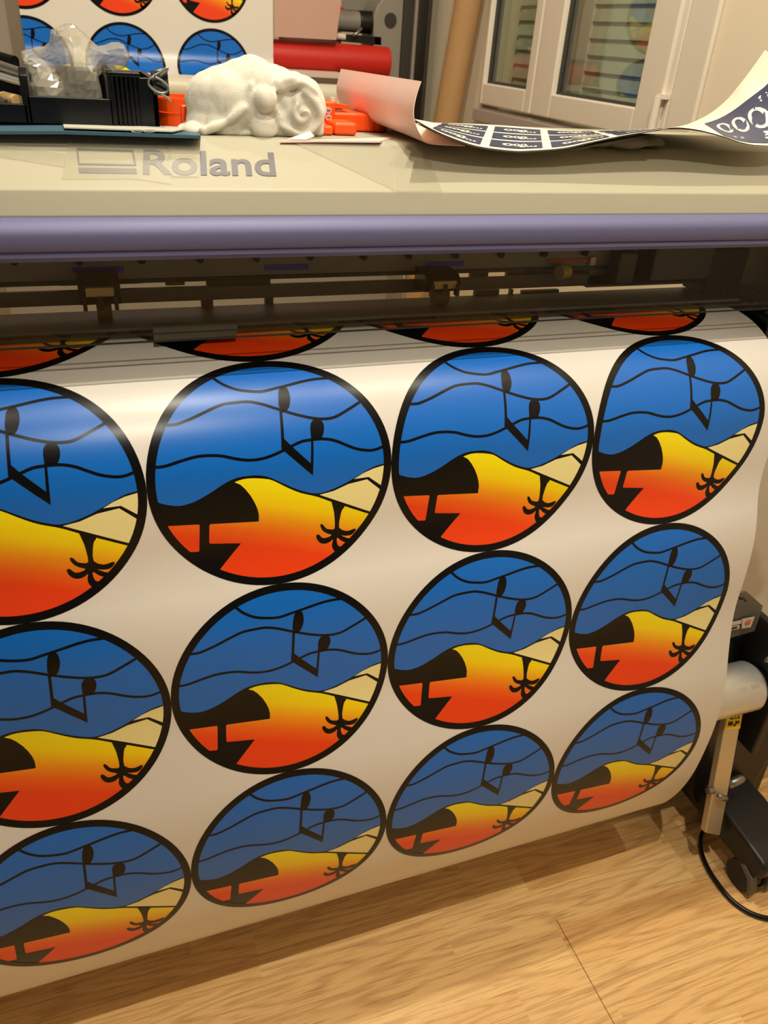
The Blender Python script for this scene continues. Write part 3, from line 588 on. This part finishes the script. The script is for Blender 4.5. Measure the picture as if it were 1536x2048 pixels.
box(bm, xg, xh-.02, oy+.05, oy+.07, ZT, zt2); box(bm, xg, xh-.02, oy+.5, oy+.52, ZT, zt2); box(bm, xh-.04, xh-.02, oy+.05, oy+.52, ZT, zt2); box(bm, xg, xg+.02, oy, oy+.52, ZT, zt_h)
for k in range(7): box(bm, xg+.012+k*.016, xg+.020+k*.016, oy-.004+k*.007, oy+.06, ZT, zt_h-.012)
box(bm, xg, xg+.115, oy-.004, oy+.08, zt_h-.02, zt_h-.006)
obj('pen_compartment', bm, M['black_pl'], org, bevel=.003)
# binder clip
cy_ = oy+.04; bc = thing('binder_clip', (AY(318, 180, cy_).x, cy_, AY(318, 200, cy_).z), 'black binder clip with silver wire handles clipped on the organizer corner', 'binder clip')
x0, x1 = AY(305, 180, cy_).x, AY(337, 180, cy_).x; z0, z1 = AY(320, 190, cy_).z, AY(320, 142, cy_).z
obj('clip_body', extr([(cy_-.03, z0), (cy_-.008, z1), (cy_+.02, z1), (cy_+.05, z0), (cy_+.044, z0), (cy_+.018, z1-.006), (cy_-.006, z1-.006), (cy_-.024, z0)], 'x', x0, x1), M['black_pl'], bc)
obj('wire_handle', tube(cat([AY(x, y_, cy_-.05) for x, y_ in ((308, 153), (299, 158), (297, 168), (308, 180), (322, 186), (334, 183), (335, 172), (322, 160), (310, 154))], 5), .0045, n=8), M['zinc'], bc, smooth=True)
obj('wire_handle', tube(cat([AY(x, y_, cy_-.045) for x, y_ in ((306, 152), (318, 146), (333, 136), (334, 140), (320, 151))], 4), .0045, n=8), M['zinc'], bc, smooth=True)
obj('wire_handle', tube(cat([AY(x, y_, cy_-.05) for x, y_ in ((320, 186), (332, 194), (344, 204))], 4), .0045, n=8), M['zinc'], bc, smooth=True)
# pens and bits in the left compartment
def stick(a, b, r, m, name, label, cat_, yy=.5):
    o = obj(name, cyl(AY(*a, yy), AY(*b, yy-.12), r, n=16), M[m], smooth='auto'); return tag(o, label, cat_)
stick((-40, 118), (44, 146), .016, 'zinc', 'pen', 'silver pen lying highest in the left of the organizer', 'pen')
stick((-40, 140), (45, 164), .014, 'steel', 'pen', 'shiny silver pen just below the other pen in the organizer', 'pen')
stick((-40, 104), (30, 124), .02, 'black_pl', 'marker', 'black glossy marker behind the silver pens', 'marker', .6)
stick((8, 196), (36, 203), .022, 'wood', 'wooden_peg', 'short pale wooden peg in the front left of the organizer', 'peg', .48)
stick((-30, 178), (12, 202), .006, 'zinc', 'metal_pin', 'thin steel pin left of the wooden peg', 'pin', .47)

# clear polythene bag
def blob(name, balls, m, disp=.02, nscale=6, voxel=.012, smooth_it=4, sub=True, label=None, catg=None, fold=0, cuts=None, parent=None):
    bm = bmesh.new()
    for c, r in balls:
        c = Vector(c); rr = Vector(r) if not isinstance(r, (int, float)) else Vector((r, r, r))
        bmesh.ops.create_icosphere(bm, subdivisions=3, radius=1, matrix=Matrix.Translation(c) @ Matrix.Diagonal((*rr, 1)))
    me = bpy.data.meshes.new('tmp'); bm.to_mesh(me); bm.free(); o = bpy.data.objects.new('tmp', me); scene.collection.objects.link(o)
    r = o.modifiers.new('r', 'REMESH'); r.mode = 'VOXEL'; r.voxel_size = voxel; s = o.modifiers.new('s', 'SMOOTH'); s.iterations = smooth_it; s.factor = .6
    bpy.context.view_layer.update(); me2 = bpy.data.meshes.new_from_object(o.evaluated_get(bpy.context.evaluated_depsgraph_get())); bpy.data.objects.remove(o)
    bm = bmesh.new(); bm.from_mesh(me2); bm.normal_update()
    for v in bm.verts:
        q = v.co*nscale; d = noise.noise(q)*disp
        if fold: d += fold*(abs(noise.noise(v.co*nscale*.55+Vector((3, 1, 7))))-.25)
        v.co += v.normal*d
        if v.co.z < ZT+.001: v.co.z = ZT+.001
    return bm
bc_ = AY(145, 150, .62)
bm = blob('b', [((bc_.x, .6, ZT+.11), (.13, .10, .12)), ((bc_.x-.10, .6, ZT+.20), (.09, .06, .05)), ((bc_.x+.12, .62, ZT+.22), (.10, .06, .045)), ((bc_.x+.0, .6, ZT+.27), (.06, .05, .055))], 'bag', disp=.05, nscale=9, voxel=.024, smooth_it=1, fold=.09)
bg = obj('plastic_bag', bm, M['bag']); tag(bg, 'crumpled clear plastic bag stuffed in the middle of the black organizer', 'plastic bag')

# bunched white cloth
Yc = .34
def C(px, py, yy=Yc): return AY(px, py, yy)
balls = [(C(470, 205), (.19, .14, .13)), (C(440, 245), (.13, .13, .085)), (C(500, 170), (.12, .12, .10)), (C(520, 235), (.14, .14, .11)), (C(590, 215), (.115, .13, .125)), (C(570, 250), (.16, .13, .07)), (C(480, 262), (.24, .12, .04)), (C(545, 180), (.10, .11, .09))]
bm0 = bmesh.new()
def roll_tube(pts, r, yy=Yc-.13):
    for p in cat([C(x, y_, yy) for x, y_ in pts], 6): balls.append((p, r))
roll_tube([(408, 262), (440, 250), (468, 232), (486, 216)], .017, Yc-.14)
roll_tube([(560, 170), (590, 162), (615, 178), (632, 205), (634, 232), (618, 255), (590, 262), (568, 250)], .024, Yc-.12)
balls.append((C(590, 222, Yc-.07), (.10, .08, .09)))
roll_tube([(500, 168), (496, 190), (508, 212), (524, 226)], .012, Yc-.125)
roll_tube([(548, 212), (556, 226), (566, 236)], .012, Yc-.14)
balls += [(C(532, 197, Yc-.14), (.045, .035, .04)), (C(530, 257, Yc-.13), (.05, .03, .045)), (C(395, 262, Yc-.05), (.06, .08, .03))]
bm = blob('c', balls, 'cloth', disp=.006, nscale=14, voxel=.0075, smooth_it=4, fold=.018)
bm.normal_update(); sc_ = C(596, 224, Yc-.1); lc_ = C(455, 215, Yc-.1)
for v in bm.verts:
    n = v.normal; front = max(0, -n.y*.8+.2*n.z+.15)
    dx, dz = v.co.x-sc_.x, v.co.z-sc_.z; r_ = math.hypot(dx, dz*1.15)
    w = max(0, 1-(r_/.135)**2)*front
    a_ = math.atan2(dz, dx)
    wob = noise.noise(v.co*11)*4.5+noise.noise(v.co*24)*1.5
    d = .0125*w*math.sin(r_*105+a_*1.0+wob)
    q = v.co*4.2; flow = (v.co.x-lc_.x)*34+(v.co.z-lc_.z)*16+noise.noise(q)*5.5
    wl_ = max(0, 1-w*1.6)*max(.25, noise.noise(v.co*3+Vector((5, 2, 1)))*1.4+.5)
    d += .011*wl_*(abs(math.sin(flow))**.6-.5)*(front+.3)
    v.co += n*d
    if v.co.z < ZT+.001: v.co.z = ZT+.001
clo = obj('white_cloth', bm, M['cloth'], smooth=True); tag(clo, 'bunched white cotton cloth on the front edge of the cover beside orange clamps', 'cloth')
bm = flat([[C(575, 278, .14), C(620, 262, .16), C(629, 272, .15), C(612, 279, .13)]], thick=.003); ct = obj('care_label', bm, mat('pale_pink_label', (238, 208, 200), .6), clo); ct['label'] = 'pale pink care label'

# orange plastic clamps
oc = thing('orange_clamp', (AY(690, 240, .5).x, .5, ZT), 'orange plastic media clamp with two screws between cloth and curled paper', 'clamp')
def OB(x0, x1, yt, yb, d0, d1, name, m='orange', bev=.012, par=None):
    a = AY(x0, yb, d0); b = AY(x1, yt, d0); return obj(name, bx(a.x, b.x, d0, d1, max(a.z, ZT), b.z), M[m], par or oc, bevel=bev)
OB(600, 672, 203, 262, .46, .62, 'clamp_block'); OB(650, 752, 228, 270, .47, .62, 'clamp_base'); 
a = AY(700, 262, .55); b = AY(768, 230, .55); obj('rounded_end', cyl((b.x-.06, .55, ZT), (b.x-.06, .55, b.z), .075, n=32), M['orange'], oc, bevel=.01)
OB(622, 668, 252, 275, .30, .45, 'clamp_foot'); OB(668, 716, 246, 275, .31, .45, 'clamp_pad', bev=.015)
for py in (221, 235):
    p = AY(657, py, .455); s_ = obj('screw', cyl((p.x, .462, p.z), (p.x, .452, p.z), .013, n=20), M['steel'], oc, smooth='auto'); obj('screw_slot', bx(p.x-.007, p.x+.007, .4505, .4525, p.z-.0015, p.z+.0015), M['hole'], s_)
obj('cross_bar', extr([(AY(655, 210, .5).x, AY(655, 215, .5).z), (AY(655, 203, .5).x, AY(655, 204, .5).z), (AY(700, 210, .5).x, AY(700, 212, .5).z), (AY(700, 218, .5).x, AY(700, 219, .5).z)], 'y', .5, .58), M['orange'], oc)
rg = thing('orange_clamp', (AY(358, 235, .5).x, .5, ZT), 'orange plastic clamp ring between black organizer and white cloth', 'clamp')
rc = AY(372, 240, .52)
bm = bmesh.new()
for zz0, zz1, r_ in ((ZT, ZT+.045, .12), (ZT+.05, ZT+.095, .125), (ZT+.1, AY(350, 218, .45).z, .118)):
    pp = []; n = 40
    for (ra) in (r_, r_-.02): pp.append([(rc.x+ra*math.cos(2*math.pi*i/n), .55+ra*math.sin(2*math.pi*i/n)) for i in range(n)])
    for i in range(n):
        j = (i+1) % n; A, B, A2, B2 = pp[0][i], pp[0][j], pp[1][i], pp[1][j]
        vs = [bm.verts.new((*A, zz0)), bm.verts.new((*B, zz0)), bm.verts.new((*B, zz1)), bm.verts.new((*A, zz1)), bm.verts.new((*A2, zz0)), bm.verts.new((*B2, zz0)), bm.verts.new((*B2, zz1)), bm.verts.new((*A2, zz1))]
        for f in ((0, 1, 2, 3), (5, 4, 7, 6), (3, 2, 6, 7), (1, 0, 4, 5)): bm.faces.new([vs[k] for k in f])
bmesh.ops.remove_doubles(bm, verts=bm.verts, dist=1e-5); obj('ring', bm, M['orange'], rg, smooth='auto')
obj('ring_lug', bx(rc.x-.03, rc.x+.0, .42, .45, ZT, ZT+.08), M['orange'], rg, bevel=.008)

# pink papers; the curled sheet's pink is orange-red spill put into its colour
def paper(name, F, B, fy, by, m, label, catg, n=6, thick=.003, mats=None):
    Fp = cat([AY(x, y_, fy) for x, y_ in F], n); Bp = cat([AY(x, y_, by) for x, y_ in B], n)
    rows = [[f.lerp(b, t/8) for f, b in zip(Fp, Bp)] for t in range(9)]
    o = obj(name, grid(rows, thick=thick), mats or m, smooth='auto'); return tag(o, label, catg), rows
pf, _ = paper('curled_paper', [(843, 163), (833, 193), (828, 223), (831, 247), (840, 268), (857, 286), (930, 291)], [(683, 138), (677, 160), (674, 180), (678, 200), (691, 222), (730, 232), (820, 243)], .06, .75, M['pink'], 'white paper, pink spill painted in, curling up on its left end beneath the blue posters', 'paper')
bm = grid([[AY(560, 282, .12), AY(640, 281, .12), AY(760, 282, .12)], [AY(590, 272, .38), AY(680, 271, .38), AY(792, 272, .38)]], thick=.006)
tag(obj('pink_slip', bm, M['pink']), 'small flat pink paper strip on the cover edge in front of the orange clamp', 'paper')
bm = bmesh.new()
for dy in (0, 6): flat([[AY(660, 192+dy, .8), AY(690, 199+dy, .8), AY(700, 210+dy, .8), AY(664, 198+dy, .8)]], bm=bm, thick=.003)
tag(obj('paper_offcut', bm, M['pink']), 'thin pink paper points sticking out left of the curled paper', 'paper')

# blue posters lying across the cover
def posterize(name, F, B, fy, by, label, prints, drop=0):
    n = 8
    Fp = cat([AY(x, y_+drop, fy) for x, y_ in F], n); Bp = cat([AY(x, y_+drop, by) for x, y_ in B], n); NT = 12
    def P(s, t):   # s along the length 0..1, t across 0 (front) .. 1 (back)
        k = s*(len(Fp)-1); i = min(int(k), len(Fp)-2); f = k-i; a = Fp[i].lerp(Fp[i+1], f); b = Bp[i].lerp(Bp[i+1], f); return a.lerp(b, t)
    def Nn(s, t):
        e = .004; d1 = P(min(1, s+e), t)-P(max(0, s-e), t); d2 = P(s, min(1, t+e))-P(s, max(0, t-e)); n_ = d1.cross(d2).normalized(); return n_ if n_.z > 0 else -n_
    bm = bmesh.new(); NS = len(Fp)-1
    for side in (0, 1):
        V = [[bm.verts.new(P(i/NS, j/NT)-Nn(i/NS, j/NT)*.004*side) for i in range(NS+1)] for j in range(NT+1)]
        for j in range(NT):
            for i in range(NS): bm.faces.new((V[j][i], V[j][i+1], V[j+1][i+1], V[j+1][i]))
    def patch(s0, s1, t0, t1, mi, h=.002, ns=10, nt=3):
        V = [[bm.verts.new(P(s0+(s1-s0)*i/ns, t0+(t1-t0)*j/nt)+Nn(s0+(s1-s0)*i/ns, t0+(t1-t0)*j/nt)*h) for i in range(ns+1)] for j in range(nt+1)]
        for j in range(nt):
            for i in range(ns): bm.faces.new((V[j][i], V[j][i+1], V[j+1][i+1], V[j+1][i])).material_index = mi
    def word(txt, s0, s1, t0, t1, bold=.03, turn=False, mi=0, h=.0035):
        f = (lambda a, b: P(s0+(s1-s0)*b, t0+(t1-t0)*a)+Nn(s0+(s1-s0)*b, t0+(t1-t0)*a)*h) if turn else (lambda a, b: P(s0+(s1-s0)*a, t0+(t1-t0)*b)+Nn(s0+(s1-s0)*a, t0+(t1-t0)*b)*h)
        text_on(txt, f, bm=bm, bold=bold, mi=mi)
    for pr_ in prints:
        (patch if pr_[0] == 'p' else word)(*pr_[1:])
    me_o = obj(name, bm, [M['poster'], M['navy'], M['lilac']], smooth='auto')
    return tag(me_o, label, 'poster')
F1 = [(829, 238), (860, 256), (900, 274), (955, 292), (1022, 301), (1061, 301), (1126, 296), (1178, 285), (1240, 272), (1300, 262), (1350, 255), (1392, 259), (1423, 266), (1454, 275), (1484, 285), (1515, 290), (1560, 288), (1640, 262), (1700, 215)]
B1 = [(866, 245), (885, 246), (925, 247), (975, 249), (1022, 252), (1060, 255), (1110, 259), (1150, 261), (1190, 262), (1240, 261), (1290, 259), (1335, 256), (1370, 250), (1400, 238), (1427, 222), (1455, 198), (1480, 168), (1503, 138), (1530, 100)]
blocks = []
for s0, s1 in ((.06, .17), (.185, .30), (.315, .43), (.445, .56)):
    for t0, t1 in ((.06, .30), (.36, .60), (.66, .90)):
        blocks += [('p', s0, s1, t0, t1, 1), ('w', '000', s0+.02, s1-.03, t0+.06, t1-.1), ('w', 'anu', s0+.06, s1-.01, t0+.03, t0+.07)]
blocks += [('p', .715, .985, .03, .72, 1), ('w', '000', .735, .905, .24, .56, .0), ('w', 'anu', .86, .955, .09, .20, .02), ('w', 'S', .905, .93, .58, .66, .03), ('p', .76, .80, .10, .14, 2, .003)]
posterize('poster_sheet', F1, B1, -.07, .85, 'white poster sheet with navy blocks and 000 lettering, topmost, its right end curling up', blocks)
F2 = [(836, 246), (868, 262), (905, 277), (958, 294), (1022, 304), (1070, 305), (1130, 300), (1180, 292), (1240, 280), (1290, 272), (1330, 270)]
B2 = [(872, 250), (895, 251), (930, 252), (975, 254), (1022, 256), (1060, 258), (1105, 262), (1145, 264), (1190, 266), (1230, 266), (1265, 266)]
posterize('poster_sheet', F2, B2, -.055, .84, 'second white poster sheet with navy blocks just under the topmost one', [('p', .45, .95, .02, .3, 1), ('w', '00', .6, .9, .05, .25)])
# grey cloth under the posters
bl = []
for p in cat([AY(x, y_, .2) for x, y_ in ((1165, 300), (1200, 295), (1240, 291), (1275, 286), (1300, 290))], 6): bl.append((Vector((p.x, .20, ZT+.02)), (.05, .1, .022)))
bl.append((Vector((AY(1298, 292, .2).x, .18, ZT+.02)), (.05, .06, .024)))
tag(obj('grey_cloth', blob('g', bl, 'greycloth', disp=.02, nscale=12, voxel=.011, fold=.02), M['greycloth'], smooth=True), 'folded grey cloth lying under the wave of the posters', 'cloth')

# ------------------------------------------------------------------ background: laminator with a second print
BY = 9.0
lam = thing('laminator', (2.5, BY+.3, FLOOR), 'grey roll laminator behind the printer with rollers and side frame', 'laminator')
def LB(x0, x1, yt, yb, d0, d1, name, m, bev=.02, par=None, zmin=None):
    a = AY(x0, yb, d0); b = AY(x1, yt, d0); return obj(name, bx(a.x, b.x, d0, d1, zmin if zmin is not None else a.z, b.z), M[m], par or lam, bevel=bev)
zb = AY(600, 205, BY-.6).z
LB(560, 690, -150, 120, BY+.5, BY+.6, 'backing_panel', 'pinksheet')
obj('table_body', bx(-1.2, 4.4, BY-.2, BY+1.0, FLOOR+.4, .18), M['mgrey'], lam, bevel=.03)
obj('white_tray', bx(-1.0, 3.6, BY-1.0, BY-.2, .02, .12), M['frame'], lam, bevel=.03)
# steel roller with knob
a = AY(676, 50, BY+.1); rl_ = obj('grey_roller', cyl((a.x-.3, BY+.1, AY(700, 43, BY+.1).z), (AY(716, 50, BY+.1).x, BY+.1, AY(700, 43, BY+.1).z), .125, n=40), M['mgrey2'], lam, smooth='auto')
zk = AY(735, 45, BY+.1).z
obj('tension_knob', cyl((AY(716, 45, BY+.1).x, BY+.1, zk), (AY(745, 45, BY+.1).x, BY+.1, zk), .14, n=12), M['black'], lam, bevel=.02)
obj('lever_plate', extr([(AY(672, 80, BY).x, AY(672, 82, BY).z), (AY(675, 66, BY).x, AY(675, 67, BY).z), (AY(760, 72, BY).x, AY(760, 74, BY).z), (AY(760, 88, BY).x, AY(760, 90, BY).z)], 'y', BY-.05, BY+.2), M['black'], lam)
obj('white_knob', LB and cyl(AY(672, 72, BY-.1), AY(690, 74, BY-.1), .04, n=16), M['frame'], lam)
bm = tube([AY(705, 72, BY-.12), AY(712, 68, BY-.12), AY(724, 56, BY-.12)], .02, n=8); obj('lever', bm, M['zinc'], lam, smooth=True)
# side frame with round cut-out
pol = [(745, 235), (745, 30), (752, 12), (765, -5), (765, -200), (808, -200), (808, 20), (812, 80), (812, 235)]
pp = [AY(x, y_, BY) for x, y_ in pol]
obj('side_frame', extr([(p.x, p.z) for p in pp], 'y', BY-.05, BY+.5), M['mgrey'], lam, bevel=.02)
cc = AY(781, 40, BY-.06); obj('frame_recess', cyl((cc.x, BY-.075, cc.z), (cc.x, BY-.05, cc.z), .085, n=32), M['mdark'], lam)
LB(812, 822, -200, 240, BY-.1, BY+.4, 'dark_post', 'mdark'); LB(822, 846, -200, 240, BY-.1, BY+.4, 'grey_post', 'mgrey'); LB(846, 874, -200, 260, BY-.1, BY+.4, 'black_post', 'mdark')
LB(676, 745, -150, 20, BY+.6, BY+.7, 'rear_panel', 'mgrey')
# red swirl sign behind
c0 = AY(700, -14, BY+.3); bm = tube([c0+Vector((.26*math.cos(t), 0, .26*math.sin(t))) for t in [math.pi*1.05+i*.14 for i in range(14)]], .055, n=10)
tag(obj('red_cable', bm, M['redv'], smooth=True), 'thick red curved hose at the top beside the grey roller', 'hose')
# red vinyl roll
zr = AY(560, 112, BY-.2).z; rx1 = AY(775, 118, BY-.2).x
rr = obj('red_vinyl_roll', cyl((AY(480, 100, BY-.2).x, BY-.2, zr), (rx1, BY-.2, zr-.0), .19, n=64), M['redv'], None, bevel=.012); tag(rr, 'roll of bright red vinyl mounted across the laminator behind', 'vinyl roll')
# white tube lower
zt_ = AY(400, 176, BY-.75).z
wt = obj('white_tube', cyl((AY(-60, 175, BY-.75).x, BY-.75, zt_), (AY(730, 175, BY-.75).x, BY-.75, zt_), .115, n=48), M['whitetube'], None, smooth='auto'); tag(wt, 'long white horizontal tube below the red roll and the second print', 'tube')
a = AY(550, 150, BY-.5); rs = obj('red_strip', bx(-.6, 3.6, BY-.55, BY-.5, .16, .34), M['redd']); tag(rs, 'dark red strip below the white tube behind the cloth', 'strip')
tr = obj('pale_tray', bx(AY(552, 150, BY-.45).x, AY(675, 150, BY-.45).x, BY-.6, BY-.35, AY(600, 152, BY-.5).z, AY(600, 140, BY-.5).z), mat('pale_pink_paper', (214, 186, 172), .6)); tag(tr, 'pale pinkish paper strip just below the red roll', 'paper')
# second printed sheet
def back_pt(u, v):    # v downwards from the top
    z_ = 3.2-v; yy = BY-.46; a = 0
    if z_ < .86: a = min(1.25, (.86-z_)*4.2); yy -= (.86-z_)**2*1.9; z_ = .86-(.86-z_)*.93
    return Vector((u, yy, z_)), Vector((0, -math.cos(a), math.sin(a)))
r0 = AY(45, 60, BY-.46).x; r1 = AY(546, 60, BY-.46).x
c_r = AY(428, 110, BY-.46).x; w_ = (AY(505, 110, BY-.46).x-AY(355, 110, BY-.46).x); sp_ = c_r-AY(250, 110, BY-.46).x; ztop = AY(428, 57, BY-.46).z
def inb(P): return all(r0 <= u <= r1 and v < 2.62 for u, v in P)
cells = [(c_r-w_/2-i*sp_, (3.2-ztop)-j*(w_+.06), w_) for i in range(3) for j in range(3)]
s2 = sheet('printed_sheet', r0, r1, [i*.05 for i in range(0, 54)], cells, back_pt, .05, clip=(r0, r1, 2.62), eps=.0015, origin=(1, BY, .4))
tag(s2, 'smaller looking white sheet of round sunset stickers hanging far behind the black organizer', 'printed sheet')
# pinkish translucent sheet over the red roll
o = obj('pink_liner', grid([[AY(548, -160, BY-.42), AY(692, -160, BY-.42)], [AY(548, 20, BY-.42), AY(680, 20, BY-.42)], [AY(548, 73, BY-.42), AY(672, 80, BY-.42)]], thick=.01), M['pinksheet']); tag(o, 'pinkish liner sheet hanging over the red roll beside the second print', 'paper')
# cardboard tube leaning in the corner
ct = obj('cardboard_tube', cyl(Vector((4.45, 8.2, FLOOR)), Vector((AY(960, -60, 7.4).x, 7.4, 2.6)), .17, n=48), M['card'], None, smooth='auto'); tag(ct, 'tall brown cardboard tube standing beside the window', 'cardboard tube')
dr = obj('door_1', bx(AY(888, 100, 9.6).x, WX-.02, 9.6, 9.7, FLOOR, 4.4), M['frame'], bevel=.02); struct(dr)
hn = obj('hinge', cyl(AY(886, 232, 9.55), AY(884, 215, 9.55), .02, n=10), M['zinc'], dr)
st_ = obj('trim_2', bx(-2.6, AY(45, 60, 10.4).x, 10.4, 10.8, FLOOR, 6), M['frame'], bevel=.03); struct(st_)
bpy.context.view_layer.update()
